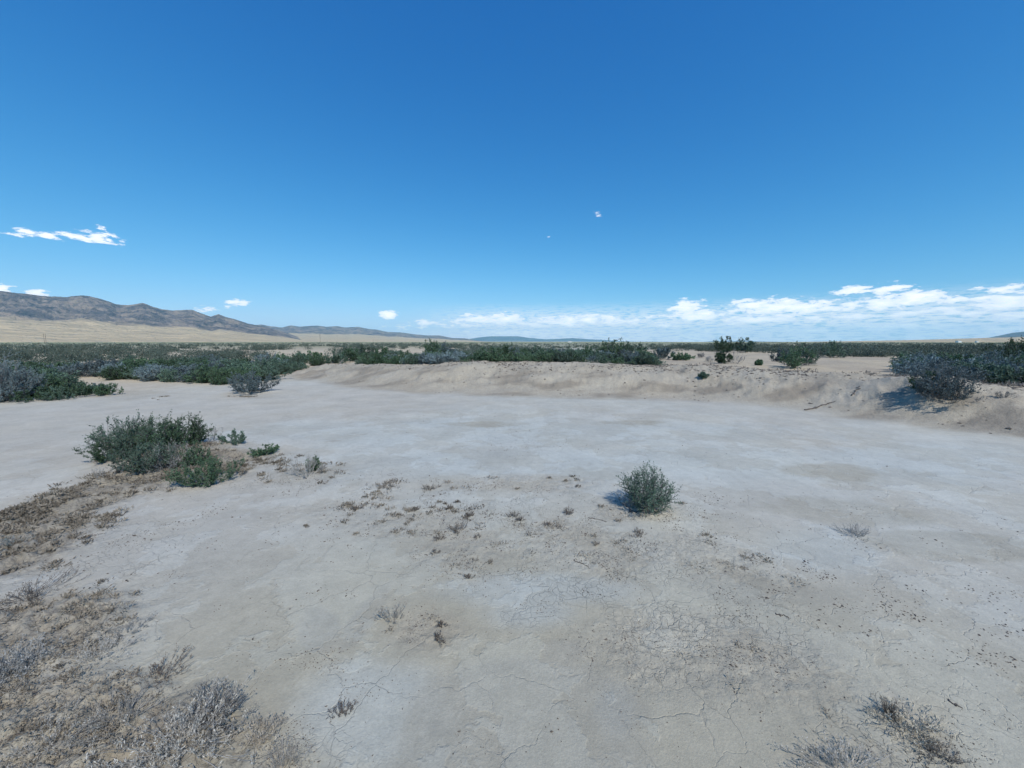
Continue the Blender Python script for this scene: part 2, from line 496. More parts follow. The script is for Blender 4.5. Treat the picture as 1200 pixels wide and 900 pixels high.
def shrub(px, py, hpx, wpx, kind, label, group=None, seed=None, name='shrub', cat='shrub', dens=1.0, deeper=0, **kw):
    """px,py = foot of the plant in the photograph; height and width in its pixels"""
    rg = np.random.default_rng(seed if seed is not None else int(px * 7 + py * 13))
    p, t = at(px, py)
    H = hpx * t / F_PX * 1.02; W = wpx * t / F_PX
    p = p * (1 + deeper * .4 * W / max(np.hypot(*p), .1))
    pxm = t / F_PX * 1.17                                     # one pixel in metres there
    leaf = max(.014, pxm * 1.45)
    area = H * W / leaf ** 2
    st = dict(green=dict(low=.08, nleaf=15, up=.3, lw=.5), greygreen=dict(low=.1, nleaf=14, up=.35, lw=.48),
              sage=dict(low=.08, nleaf=17, up=.4, bare=.02, lw=.42), dead=dict(low=.25, nleaf=3, up=.45, bare=.4, lw=.25))[kind]
    stems = int(np.clip(area / 24 * dens, 18, 110)); twigs = int(np.clip(area / stems / 1.5 * dens, 8, 18))
    a = dict(stems=stems, twigs=twigs, leaf=leaf, stem_r=max(.003, .007 * H)); a.update(st); a.update(kw)
    lg, bg = shrub_geo(rg, H, W, **a)
    lm = dict(green=M_GREEN, greygreen=M_GREYGREEN, sage=M_SAGE, dead=M_GREYDRY)[kind]
    e = bpy.data.objects.new(name, None); COL.objects.link(e); e.empty_display_size = .2
    tag(e, label, cat, group); place(e, p)
    link('foliage', mesh_of('foliage', lg, lm), e)
    link('branch_frame', mesh_of('branch_frame', bg, M_PALEBARK if kind == 'dead' and py > 480 else M_BARK), e)
    SCRUB.append((p[0], p[1], W / 2))
    return e

G_CL = 'shrubs of the clump on the left of the flat'
# --- the clump on the pale flat, left
shrub(128, 541, 26, 46, 'green', 'low green shrub forming the left end of the clump on the flat', G_CL, dome=.5, ragged=.3)
shrub(152, 536, 45, 58, 'greygreen', 'tall grey-green shrub in the clump, just right of its low left end', G_CL, ragged=.2, dens=1.4)
shrub(184, 531, 42, 60, 'green', 'broad leafy shrub at the centre back of the left clump', G_CL, seed=5, ragged=.15, dens=1.4)
shrub(219, 523, 36, 46, 'green', 'dark green shrub forming the tall right end of the clump', G_CL, ragged=.2, dens=1.4)
shrub(168, 552, 34, 60, 'greygreen', 'rounded grey-green shrub at the front of the left clump', G_CL, seed=9, dens=1.4)
shrub(196, 550, 34, 44, 'dead', 'silvery leafless shrub with bare twigs at the front of the left clump', G_CL, stems=55, twigs=10)
shrub(228, 545, 28, 30, 'green', 'small green shrub with grey twigs between the clump and the low mound', G_CL)
shrub(212, 541, 24, 30, 'dead', 'pale twiggy dead bush beside the small green shrub', G_CL)
shrub(247, 516, 18, 28, 'dead', 'grey dead twigs spreading from the right end of the clump', G_CL)
shrub(243, 567, 32, 54, 'green', 'low dense dark green mound in front of the left clump', seed=31, dome=.55, ragged=.25, dens=1.3)
shrub(275, 521, 16, 24, 'greygreen', 'small grey-green plant right of the clump, nearer of the small pair to it')
shrub(310, 533, 12, 28, 'green', 'tiny flat green plant between the clump and the twiggy plant', ragged=.4)
shrub(362, 558, 26, 50, 'dead', 'low twiggy plant with green tips on the pale flat', ragged=.4, name='dwarf_shrub')
shrub(368, 552, 18, 14, 'green', 'small green sprig growing out of the low twiggy plant')
shrub(118, 560, 10, 32, 'dead', 'low tangle of dry twigs in front of the clump', seed=77)
# --- the lone bush
shrub(757, 595, 49, 55, 'greygreen', 'lone round grey-green bush on the cracked flat right of centre', seed=12, ragged=.2, dome=.5, dens=1.3, up=.2)
shrub(735, 592, 18, 28, 'dead', 'dry grey stems leaning out left of the lone bush', seed=3)
# --- grey bush and left edge
shrub(293, 460, 27, 48, 'sage', 'grey rounded shrub on the flat in front of the bank end', seed=41, dens=1.3)
shrub(4, 470, 52, 60, 'sage', 'big grey-blue shrub cut by the left edge of the view', 'shrubs along the left shore', dens=1.2)
for (a, b, h, w, k, l) in [(44, 470, 16, 36, 'green', 'low dark shrub beside the big grey-blue one on the left shore'),
                           (66, 469, 15, 30, 'greygreen', 'second low shrub along the left shore row'),
                           (84, 466, 17, 30, 'green', 'dark green rounded shrub in the middle of the left shore row'),
                           (101, 463, 12, 24, 'greygreen', 'small grey-green shrub in the left shore row'),
                           (112, 460, 10, 26, 'sage', 'thin pale shrub before the right end of the shore row'),
                           (126, 463, 14, 26, 'green', 'green shrub ending the left shore row on the right')]:
    shrub(a, b, h, w, k, l, 'shrubs along the left shore')
# --- right bank
shrub(1101, 465, 40, 54, 'sage', 'large blue-grey shrub spilling over a sand mound on the right bank', seed=50, dens=1.5, ragged=.3, dome=.65, basew=.5, up=.3)
shrub(1084, 457, 22, 30, 'green', 'dark green foliage at the left foot of the large blue-grey shrub', seed=51)
shrub(1112, 471, 16, 50, 'dead', 'tangle of dark dead branches below the large blue-grey shrub', seed=52, stems=50)
shrub(1062, 436, 20, 26, 'green', 'dark green shrub just left of the large blue-grey shrub')
shrub(1148, 443, 26, 34, 'green', 'dark shrub at the bank top right of the large blue-grey shrub')
shrub(1168, 444, 32, 34, 'sage', 'pale blue-grey upright shrub at the bank top on the right')
shrub(1190, 444, 24, 34, 'green', 'dark green shrub at the bank top by the right edge')
shrub(1186, 430, 37, 44, 'green', 'tallest spiky green shrub on the skyline by the right edge', ragged=.45, dome=.4)
shrub(1176, 478 - 12, 8, 14, 'dead', 'small dry tuft standing on the bank near the right edge', name='dry_tuft', cat='dry plant')
# --- along the crest
for (a, b, h, w, k, l) in [
    (508, 419, 20, 26, 'green', 'dark upright shrub breaking the skyline above the bank, left of centre'),
    (521, 418, 16, 20, 'sage', 'grey shrub touching the dark upright one on its right'),
    (592, 423, 19, 24, 'green', 'dark shrub above the bank at the centre of the view'),
    (604, 422, 14, 20, 'sage', 'small grey shrub right of the dark central one'),
    (630, 422, 15, 24, 'greygreen', 'left end shrub of the long row above the bank'),
    (650, 422, 15, 24, 'sage', 'grey shrub in the long row, second from its left end'),
    (671, 422, 15, 26, 'greygreen', 'grey-green shrub in the middle of the long row'),
    (692, 422, 16, 26, 'green', 'dark shrub in the long row beside the tall ones'),
    (714, 423, 28, 24, 'green', 'tallest dark shrub of the pair that stands against the clouds'),
    (724, 422, 22, 20, 'green', 'dark leafy shrub directly right of the tallest one'),
    (741, 421, 22, 26, 'greygreen', 'grey-green shrub ending the tall group above the bank'),
    (777, 421, 14, 22, 'sage', 'blue-grey shrub left of the low dark bush above the bank'),
    (799, 422, 9, 24, 'green', 'low dark green bush lying on the bank top'),
    (850, 413, 18, 30, 'green', 'dark skyline shrub above the sandy patch, left of a pair'),
    (872, 413, 16, 24, 'greygreen', 'skyline shrub above the sandy patch, right of a pair'),
    (848, 426, 15, 20, 'green', 'dark green shrub next to the brown dead one on the bank top'),
    (861, 426, 17, 22, 'dead', 'greyish brown half-dead shrub on the bank top'),
    (930, 431, 25, 34, 'green', 'dark green shrub standing on the bank top right of centre'),
    (944, 428, 26, 22, 'greygreen', 'tall shrub directly behind the dark green one'),
    (915, 424, 16, 22, 'sage', 'grey shrub left of the dark green bank-top shrub'),
    (978, 419, 19, 36, 'greygreen', 'broad rounded shrub on sand right of the bank-top pair'),
    (822, 419, 5, 8, 'dead', 'tiny dry plant on the sand behind the bank'),
    (832, 424, 6, 12, 'dead', 'small brown plant at the bank edge left of the half-dead shrub'),
    (889, 428, 6, 7, 'green', 'tiny dark plant at the bank edge right of the half-dead shrub'),
    (824, 443, 6, 9, 'greygreen', 'tiny green plant alone on the face of the bank')]:
    shrub(a, b, h, w, k, l, 'shrubs along the bank top')
# --- row behind the left end of the bank
for (a, b, h, w, k, l) in [
    (312, 433, 19, 34, 'sage', 'grey shrub at the foot of the bank, left end'),
    (330, 429, 15, 28, 'green', 'dark shrub behind the left end of the bank'),
    (349, 424, 12, 28, 'greygreen', 'shrub behind the first hump of the bank'),
    (366, 423, 11, 20, 'green', 'small dark shrub behind the first hump of the bank'),
    (391, 426, 13, 28, 'greygreen', 'rounded shrub in the dip between two humps of the bank'),
    (411, 423, 16, 26, 'green', 'dark shrub right of the dip in the bank'),
    (428, 421, 16, 28, 'greygreen', 'shrub behind the second hump of the bank'),
    (447, 420, 12, 22, 'green', 'dark low shrub behind the second hump'),
    (462, 418, 8, 22, 'greygreen', 'low shrub trailing off right of the second hump')]:
    shrub(a, b, h, w, k, l, 'shrubs behind the left end of the bank')

# ------------------------------------------------------------------ scattered scrub (individuals)
OPEN = [zone(*a) for a in [(345, 412, 52, 6), (350, 417, 30, 4), (468, 412, 42, 5), (830, 416, 80, 7), (900, 422, 70, 8), (985, 424, 90, 10), (1040, 430, 30, 8), (255, 412, 50, 2.5), (700, 414, 26, 2),
                           (80, 449, 60, 5), (100, 446, 45, 6), (150, 448, 40, 4), (20, 416, 40, 2), (110, 413, 40, 1.5), (20, 424, 18, 2), (200, 455, 90, 5), (390, 409, 30, 1.5)]]
variants = {}
for k, mat, kw in [('dark green', M_GREEN, dict(low=.05, nleaf=12, up=.3)), ('grey-green', M_GREYGREEN, dict(low=.05, nleaf=12, up=.4)),
                   ('blue-grey', M_SAGE, dict(low=.08, nleaf=11, up=.45, bare=.05))]:
    variants[k] = []
    for j in range(5):
        rg = np.random.default_rng(100 + j + len(k) * 17)
        lg, bg = shrub_geo(rg, 1.0, 1.55, stems=56, twigs=9, leaf=.08, lw=.5, stem_r=.008, ragged=.22, dome=.55, **kw)
        variants[k].append(mesh_joined('shrub', lg, mat, bg, M_BARK))

def zone_text(x, y):
    a = math.degrees(math.atan2(x, y)); d = math.hypot(x, y)
    deep = 'at the front of the' if d < 24 else 'in the middle of the' if d < 33 else 'deep in the'
    if a < -32: side = 'dense scrub left of the flat'
    elif a < -8: side = 'scrub behind the left bank'
    elif a < 14: side = 'scrub beyond the central shrubs'
    elif a < 36: side = 'scrub beyond the sandy gap'
    else: side = 'scrub belt beyond the right bank'
    return deep, side

cand = []
rs = np.random.default_rng(77)
tries = 0
spots = [(a, b, c) for a, b, c in SCRUB]
N = 60000
ang = rs.uniform(-56, 56, N); dist = np.sqrt(rs.uniform(15 ** 2, 46 ** 2, N))
X, Y = dist * np.sin(np.radians(ang)), dist * np.cos(np.radians(ang))
d_, hc_, w_, s_ = bank(X, Y)
op = maxz(X, Y, OPEN, soft=.2, na=.25)
left = (X < -13) | ((s_ < .6) & (X < -8))
shore = 17.3 + 1.0 * fbm(X * .3, Y * .3, 7, 2)
ok = np.where(left, (Y > shore * (.80 + .0 * X)) & ((Y > 17.8) | (X < -17)), (d_ > w_ + .8))
ok &= op < .4
ok &= ~((ang > 44.4) & (dist < 19.5)) & ~((ang > 40) & (ang < 46.2) & (dist < 31))
ok &= ~((X < -13) & (vnoise(X * .5, Y * .5, 411) > .42))
thin = (ang > -33) & (ang < 21) & (dist < 33)
ok &= ~(thin & (rs.uniform(0, 1, N) < .0) | (thin & (vnoise(X * .42, Y * .42, 410) > -.12)))
ok &= ~((ang > 20) & (ang < 44.5) & (dist < 38 + 3 * fbm(X * .5, Y * .5, 409, 2)))
den = sstep(-.5, .1, fbm(X * .16, Y * .16, 401, 3))
den = np.where(left, np.maximum(den, .8), den * .85)
den = np.where(ang > 38, np.maximum(den, .9), den)
ok &= rs.uniform(0, 1, N) < den
cells = {}
for i in np.nonzero(ok)[0]:
    x, y, d = X[i], Y[i], dist[i]
    w = rs.uniform(1.0, 2.1) * (1.0 if d < 30 else 1.1)
    rad = w * .36
    if all((x - a) ** 2 + (y - b) ** 2 > (rad + c * .8) ** 2 for a, b, c in spots):
        spots.append((x, y, rad)); cand.append((d, x, y, w))
cand.sort()
print('scattered candidates', len(cand))
LIM = 232
DMAX = cand[LIM][0] if len(cand) > LIM else 46
print('individual shrubs out to', DMAX)
for d, x, y, w in cand[:LIM]:
    q = float(fbm(np.array([x * .3]), np.array([y * .3]), 500, 2)[0]) + rs.normal() * .35
    k = 'dark green' if q < -.06 else 'grey-green' if q < .30 else 'blue-grey'
    me = variants[k][int(rs.integers(5))]
    o = link('shrub', me)
    h = min(w * rs.uniform(.5, .8), (.72 + .25 * rs.uniform()) if x < -13 else (.6 + .3 * rs.uniform() if d < 27 else .92))
    place(o, (x, y), .03, float(rs.uniform(0, 6.28)), (w / 1.55, w / 1.55 * rs.uniform(.85, 1.1), h))
    deep, side = zone_text(x, y)
    tag(o, f'{k} shrub {deep} {side}', 'shrub', f'{k} shrubs {deep} {side}')

# ------------------------------------------------------------------ far brush: nobody could count it
def far_brush():
    rg = np.random.default_rng(9)
    n1 = 3600
    dist = np.concatenate([np.sqrt(rg.uniform(DMAX ** 2, 105 ** 2, n1)), 105 * (1000 / 105) ** rg.uniform(0, 1, 5200) ** 1.15])
    ang = np.radians(rg.uniform(-58, 58, len(dist)))
    x, y = dist * np.sin(ang), dist * np.cos(ang)
    keep = maxz(x, y, OPEN, soft=.2, na=.25) < .4
    dn = fbm(x * .07, y * .07, 402, 3)
    keep &= (rg.uniform(0, 1, len(x)) < sstep(-.35, .25, dn) * .8) | (ang > R(38)) & (dist > DMAX)
    x, y, dist = x[keep], y[keep], dist[keep]
    z = height(x, y)
    Vs, Ts = [], []
    w = rg.uniform(.9, 2.1, len(x)) * np.where(dist > 105, 1.15, 1); h = w * rg.uniform(.38, .66, len(x)) * np.where(dist > 105, .8, 1)
    cnt = np.where(dist < 70, 260, np.where(dist < 105, 130, 40))
    ci = np.repeat(np.arange(len(x)), cnt); m = len(ci)
    v = unit(rg.normal(size=(m, 3))) * (rg.uniform(0, 1, m) ** .4)[:, None]
    v[:, 2] = np.abs(v[:, 2])
    lob = 1 + .3 * np.sin(np.arctan2(v[:, 1], v[:, 0]) * 3 + ci)
    c = np.stack([x[ci] + v[:, 0] * w[ci] * .5 * lob, y[ci] + v[:, 1] * w[ci] * .5 * lob, z[ci] + v[:, 2] * h[ci] * lob ** .5 * .85], 1)
    ln = np.where(dist[ci] < 70, .12, np.where(dist[ci] < 105, .18, .38)) * rg.uniform(.6, 1.3, m)
    dd = unit(rg.normal(size=(m, 3)) * .6 + v * .5 + np.array([0, 0, .5]))
    V, F = leaves(rg, c, dd, ln, ln * .55)
    tone = np.clip(.5 + .55 * fbm(x * .2, y * .2, 55, 2) + rg.normal(size=len(x)) * .18, 0, 1)
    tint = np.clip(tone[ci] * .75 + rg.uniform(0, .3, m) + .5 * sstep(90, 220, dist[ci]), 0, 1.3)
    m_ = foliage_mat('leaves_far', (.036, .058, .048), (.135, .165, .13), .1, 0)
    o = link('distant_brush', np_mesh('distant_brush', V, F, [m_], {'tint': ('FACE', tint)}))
    tag(o, 'distant low brush covering the plain up to the horizon', 'brush', kind='stuff')
far_brush()

# ------------------------------------------------------------------ small dry plants
def tuft(px, py, hpx, wpx, label, mat=None, group='small dry tufts on the flat', name='dry_tuft', seed=None, n=None, flat=False, cat='dry plant', leaf=None, dark=False):
    rg = np.random.default_rng(seed if seed is not None else int(px * 3 + py * 5))
    p, t = at(px, py)
    H = hpx * t / F_PX; W = wpx * t / F_PX; pxm = t / F_PX * 1.17
    lg, bg = shrub_geo(rg, H, W, stems=n or int(np.clip(W / .006, 14, 70)), twigs=5, nleaf=4, leaf=leaf or max(.010, pxm * 1.0), lw=.3, low=.2, up=.25 if flat else .5,
                       stem_r=max(.0018, pxm * .22), dome=.7, ragged=.45, bare=.2, twl=.3)
    o = link(name, mesh_joined(name, lg, mat or M_DRY, bg, M_DARKBARK if dark else M_PALEBARK))
    place(o, p); tag(o, label, cat, group)
    return o

TU = [(550, 606, 7, 13, 'dry brown tuft on the flat, upper of the two left of centre'),
      (537, 622, 10, 20, 'larger dark tuft below the brown one left of centre'),
      (603, 605, 7, 13, 'pale straw tuft of the close pair at the centre of the flat'),
      (610, 610, 6, 11, 'darker tuft of the close pair at the centre of the flat'),
      (666, 603, 10, 12, 'upright brown tuft halfway between the close pair and the lone bush'),
      (642, 615, 5, 9, 'tiny tuft left of and below the upright brown one'),
      (748, 627, 7, 18, 'flat dark tuft below the lone bush'),
      (697, 638, 5, 11, 'faint flat tuft lower left of the lone bush'),
      (525, 597, 5, 10, 'faint tuft left of the upper brown tuft'),
      (487, 599, 5, 10, 'small tuft at the left of the centre patch'),
      (417, 598, 8, 10, 'thin brown tuft left of the centre patch'),
      (453, 570, 5, 36, 'wide flat dry plant at the far edge of the flat'),
      (503, 573, 5, 20, 'narrow flat dry plant right of the wide one'),
      (514, 632, 6, 14, 'dark low tuft beneath the larger dark one'),
      (510, 648, 7, 10, 'small tuft lowest in the dry patch left of centre'),
      (559, 630, 4, 10, 'tiny tuft right of the dry patch left of centre'),
      (548, 677, 5, 13, 'isolated dark tuft in the middle foreground'),
      (536, 589, 2, 6, 'very small dry plant above the brown tuft')]
for i, (a, b, h, w, l) in enumerate(TU):
    tuft(a, b, h, w, l, M_BROWN if 'dark' in l or 'brown' in l else M_DRY, dark=True)
tuft(1002, 628, 15, 36, 'spiky dry plant alone on the right of the flat', M_GREYDRY, seed=8, n=40)
tuft(460, 724, 16, 30, 'straw coloured tuft on the edge of the yellowish patch', M_DRY, seed=4)
tuft(402, 836, 18, 24, 'dark straggly tuft alone on the lower left of the flat', M_BROWN, seed=5, dark=True)
tuft(515, 752, 8, 18, 'small brown plant inside the yellowish patch', M_BROWN, dark=True)
tuft(518, 733, 4, 12, 'tiny flat plant above the brown one in the yellowish patch', M_BROWN, dark=True)
GB = 'dry plants of the crusted ground at lower left'
tuft(218, 876, 28, 140, 'large pale grey dead plant in the lower left corner area', M_PALEMAT, GB, 'dead_shrub', n=150, leaf=.015, seed=6)
tuft(256, 846, 22, 74, 'upright dark-tipped dead plant behind the large pale one', M_GREYDRY, GB, 'dead_shrub', n=80, leaf=.016, seed=16, dark=True)
tuft(305, 862, 15, 54, 'brownish dry plant right of the large pale one', M_DRY, GB, 'dead_shrub', n=60, leaf=.015)
tuft(10, 792, 28, 62, 'blue-grey leafy plant cut by the left edge', M_GREYDRY, GB, 'dead_shrub', n=110, leaf=.018, seed=2, cat='low plant')
tuft(36, 700, 14, 80, 'flat dark brown dead plant near the left edge', M_BROWN, GB, 'dead_shrub', n=90, flat=True, dark=True)
tuft(188, 792, 13, 62, 'low dark twiggy plant above the large pale one', M_BROWN, GB, 'dead_shrub', n=60, dark=True)
tuft(150, 742, 10, 48, 'greyish low plant at the upper edge of the crust', M_GREYDRY, GB, n=40)
tuft(118, 770, 14, 74, 'sprawling grey plant in the middle of the crust', M_PALEMAT, GB, 'dead_shrub', n=90, flat=True)
tuft(8, 640, 12, 30, 'small blue-grey plant at the left edge above the dark one', M_SAGE, GB, cat='low plant')
tuft(60, 880, 18, 100, 'sprawling grey-brown plant in the bottom left corner', M_PALEMAT, GB, 'dead_shrub', n=90, seed=66)
tuft(335, 895, 20, 50, 'dry plant on the bottom edge right of the crust', M_DRY, GB, n=50)
tuft(140, 850, 16, 80, 'grey plant left of the large pale dead one', M_PALEMAT, GB, 'dead_shrub', n=80)
GR = 'dead plants at the lower right'
tuft(1066, 852, 13, 74, 'straw coloured dead mat casting a shadow at lower right', M_STRAW, GR, 'dead_shrub', n=80, flat=True, leaf=.016, seed=19)
tuft(1040, 838, 22, 20, 'dark slanting twigs at the left end of the dead mat', M_BROWN, GR, n=22, dark=True)
tuft(1102, 888, 9, 50, 'brown tail of dead twigs below the dead mat', M_DRY, GR, 'dead_shrub', n=60, dark=True, flat=True)
tuft(985, 906, 14, 90, 'grey dead plant on the bottom edge at lower right', M_PALEMAT, GR, 'dead_shrub', n=110, seed=23)

def stuff_tufts():
    """low dead growth over the crusted ground"""
    rg = np.random.default_rng(33)
    n = 90000
    x = rg.uniform(-13, 7, n); y = rg.uniform(1.0, 14, n)
    r = np.hypot(x, y)
    c = np.maximum(maxz(x, y, CRUST), .11 * maxz(x, y, CRUST2, na=.5))
    dn = sstep(-.15, .35, fbm(x * 2.2, y * 2.2, 88, 3))
    keep = rg.uniform(0, 1, n) < (c * (.15 + dn)) * np.clip(4.5 / r, .3, 1.0)
    x, y = x[keep], y[keep]
    z = gz(x, y); r = np.hypot(x, y)
    k = 34
    ci = np.repeat(np.arange(len(x)), k); m = len(ci)
    sz = rg.uniform(.018, .05, len(x)) * rg.uniform(.7, 1.3, len(x))
    q = rg.normal(size=(m, 2)) * sz[ci][:, None] * .8
    cc = np.stack([x[ci] + q[:, 0], y[ci] + q[:, 1], z[ci] + rg.uniform(-.004, .35, m) * sz[ci]], 1)
    d = unit(np.stack([q[:, 0] * 14 + rg.normal(size=m) * .6, q[:, 1] * 14 + rg.normal(size=m) * .6, rg.uniform(.1, 1.1, m)], 1))
    ln = rg.uniform(.010, .03, m) * np.clip(r[ci] / 3.5, .8, 1.8)
    V, F = leaves(rg, cc, d, ln, ln * .32)
    tone = rg.uniform(0, 1, len(x))
    tint = np.clip(tone[ci] * .7 + rg.uniform(0, .4, m), 0, 1)
    m_ = foliage_mat('leaves_mat', (.105, .088, .066), (.31, .275, .22), .1, 0)
    print('ground cover leaves', m)
    o = link('dead_ground_cover', np_mesh('dead_ground_cover', V, F, [m_], {'tint': ('FACE', tint)}))
    tag(o, 'dead grey-brown growth over the crusted ground at left', 'ground cover', kind='stuff')
stuff_tufts()

def lumps(name, x, y, size, flat, mat, label, cat, seed, long=1.0):
    rg = np.random.default_rng(seed)
    base = np.array([(1, 0, 0), (-1, 0, 0), (0, 1, 0), (0, -1, 0), (0, 0, 1), (0, 0, -1)], float)
    tri = np.array([(0, 2, 4), (2, 1, 4), (1, 3, 4), (3, 0, 4), (2, 0, 5), (1, 2, 5), (3, 1, 5), (0, 3, 5)])
    n = len(x)
    V = base[None] * rg.uniform(.6, 1.2, (n, 6, 1)) * size[:, None, None]
    V[..., 0] *= long * rg.uniform(.8, 1.3, (n, 1)); V[..., 2] *= flat
    a = rg.uniform(0, 6.28, n)[:, None]
    vx = V[..., 0] * np.cos(a) - V[..., 1] * np.sin(a); vy = V[..., 0] * np.sin(a) + V[..., 1] * np.cos(a)
    z = gz(x, y)
    W = np.stack([vx + x[:, None], vy + y[:, None], V[..., 2] + z[:, None] + size[:, None] * flat * .35], -1).reshape(-1, 3)
    F = (tri[None] + 6 * np.arange(n)[:, None, None]).reshape(-1, 3)
    o = link(name, np_mesh(name, W, F, [mat]))
    tag(o, label, cat, kind='stuff')

def litter():
    rg = np.random.default_rng(44)
    n = 150000
    r = 1.4 * (11 / 1.4) ** rg.uniform(0, 1, n); a = np.radians(rg.uniform(-56, 56, n))
    x, y = r * np.sin(a), r * np.cos(a)
    dn = .04 + .5 * sstep(.0, .5, fbm(x * .7, y * .7, 99, 4)) + .5 * maxz(x, y, CRUST2) + .45 * maxz(x, y, CRUST) + .35 * maxz(x, y, CRACKZ)
    dn = dn * (.12 + 2.2 * sstep(.05, .5, fbm(x * 4.5, y * 4.5, 98, 3))) * (1 - .6 * sstep(2.5, 5, x))
    k = rg.uniform(0, 1, n) < np.clip(dn, 0, 1.4) * .55 * np.clip(r / 3, .7, 1)
    x, y, r = x[k], y[k], r[k]
    lumps('plant_litter', x, y, rg.lognormal(math.log(.0026), .38, len(x)) * np.clip(r / 3.0, .8, 1.5), .7, M_LITTER,
          'dark crumbs of plant litter strewn over the pale flat', 'litter', 45, 1.5)
litter()

def clods():
    rg = np.random.default_rng(46)
    n = 110000
    x = rg.uniform(-14, 22, n); y = rg.uniform(6, 24, n)
    d, hc, w, s = bank(x, y)
    dn = sstep(.55, .95, d / w) * (1 - sstep(1.2, 1.5, d / w)) * .75 + sstep(0, .2, d / w) * (1 - sstep(.6, 1, d / w)) * .05
    dn = dn * sstep(-.3, .3, fbm(x * .8, y * .8, 47, 3)) * sstep(-6, 2, x) + dn * .12
    k = (rg.uniform(0, 1, n) < dn) & (d > 0)
    x, y, d = x[k], y[k], d[k]
    lumps('soil_clods', x, y, rg.uniform(.010, .040, len(x)) * rg.uniform(.6, 1.4, len(x)), .55, M_CLOD,
          'dark clods and crumbs scattered along the bank', 'clods', 48, 1.4)
clods()

# low grey weeds behind the crest line
def fringe():
    rg = np.random.default_rng(58)
    n = 30000
    x = rg.uniform(-4, 22, n); y = rg.uniform(8, 26, n)
    d, hc, w, s = bank(x, y)
    k = (d > w + .3) & (d < w + 2.0) & (rg.uniform(0, 1, n) < .10 * sstep(-.3, .3, fbm(x * .5, y * .5, 59, 3)))
    x, y = x[k], y[k]; z = height(x, y)
    kk = 16
    ci = np.repeat(np.arange(len(x)), kk); m = len(ci)
    q = rg.normal(size=(m, 2)) * .10
    cc = np.stack([x[ci] + q[:, 0], y[ci] + q[:, 1], z[ci] + rg.uniform(0, .08, m)], 1)
    dd = unit(np.stack([rg.normal(size=m) * .5, rg.normal(size=m) * .5, rg.uniform(.4, 1.2, m)], 1))
    ln = rg.uniform(.05, .13, m)
    V, F = leaves(rg, cc, dd, ln, ln * .22)
    m_ = foliage_mat('leaves_weed', (.17, .15, .13), (.30, .27, .235), .1, 0)
    o = link('dry_weeds', np_mesh('dry_weeds', V, F, [m_], {'tint': ('FACE', rg.uniform(0, 1, m))}))
    tag(o, 'low dry grey weeds growing just behind the bank top', 'weeds', kind='stuff')
fringe()

# dead branches lying on the right bank and flat
def branch(pts, rad, label, twig=True):
    P = []
    for (a, b) in pts:
        p, _ = at(a, b); P.append((p[0], p[1]))
    P = np.array(P)
    t = np.linspace(0, 1, 14); tt = np.linspace(0, 1, len(P))
    x = np.interp(t, tt, P[:, 0]); y = np.interp(t, tt, P[:, 1])
    rg = np.random.default_rng(int(pts[0][0]))
    x += rg.normal(size=14) * rad * 1.5; y += rg.normal(size=14) * rad * 1.5
    z = gz(x, y) + rad * .7
    L = np.stack([x, y, z], 1)[None]
    V, F = tubes(L, np.array([rad]), np.array([rad * .35]), 6)
    Vs, Fs = [V], [F]; off = len(V)
    for k in (4, 7, 10):
        q0 = L[0, k]; dirx = rg.normal(size=3) * .5; dirx[2] = abs(dirx[2]) * .3
        q1 = q0 + (L[0, min(k + 2, 13)] - L[0, k]) * .8 + dirx * rad * 9
        q1[2] = gz(q1[0], q1[1])[0] + rad
        T = np.stack([q0, (q0 + q1) / 2 + [0, 0, rad], q1])[None]
        v, f = tubes(T, np.array([rad * .5]), np.array([rad * .2]), 5)
        Vs.append(v); Fs.append(f + off); off += len(v)
    V, F = np.vstack(Vs), np.vstack(Fs)
    c = V.mean(0); c[2] = V[:, 2].min()
    o = link('dead_branch', np_mesh('dead_branch', V - c, F, [M_DARKBARK], {'tint': ('FACE', np.full(len(F), .4))}, smooth=True))
    o.location = c
    tag(o, label, 'branch')
branch([(944, 481), (955, 478), (966, 474), (980, 471)], .022, 'dark dead branch lying at the foot of the right bank')
branch([(996, 464), (1003, 459), (1008, 453)], .018, 'short dark stick lying higher on the right bank')
branch([(672, 656), (680, 660), (692, 666)], .0035, 'thin dry twig lying on the cracked flat below centre')
branch([(690, 607), (702, 609), (712, 612)], .004, 'thin twig lying on the flat left of the lone bush')
branch([(728, 590), (738, 600), (746, 601), (757, 597)], .008, 'curved dead branch at the foot of the lone bush')
branch([(910, 720), (918, 722), (924, 723)], .004, 'short dark twig on the plain flat right of centre')
branch([(1110, 820), (1118, 826), (1126, 829)], .0035, 'small dark twig right of the dead mat')

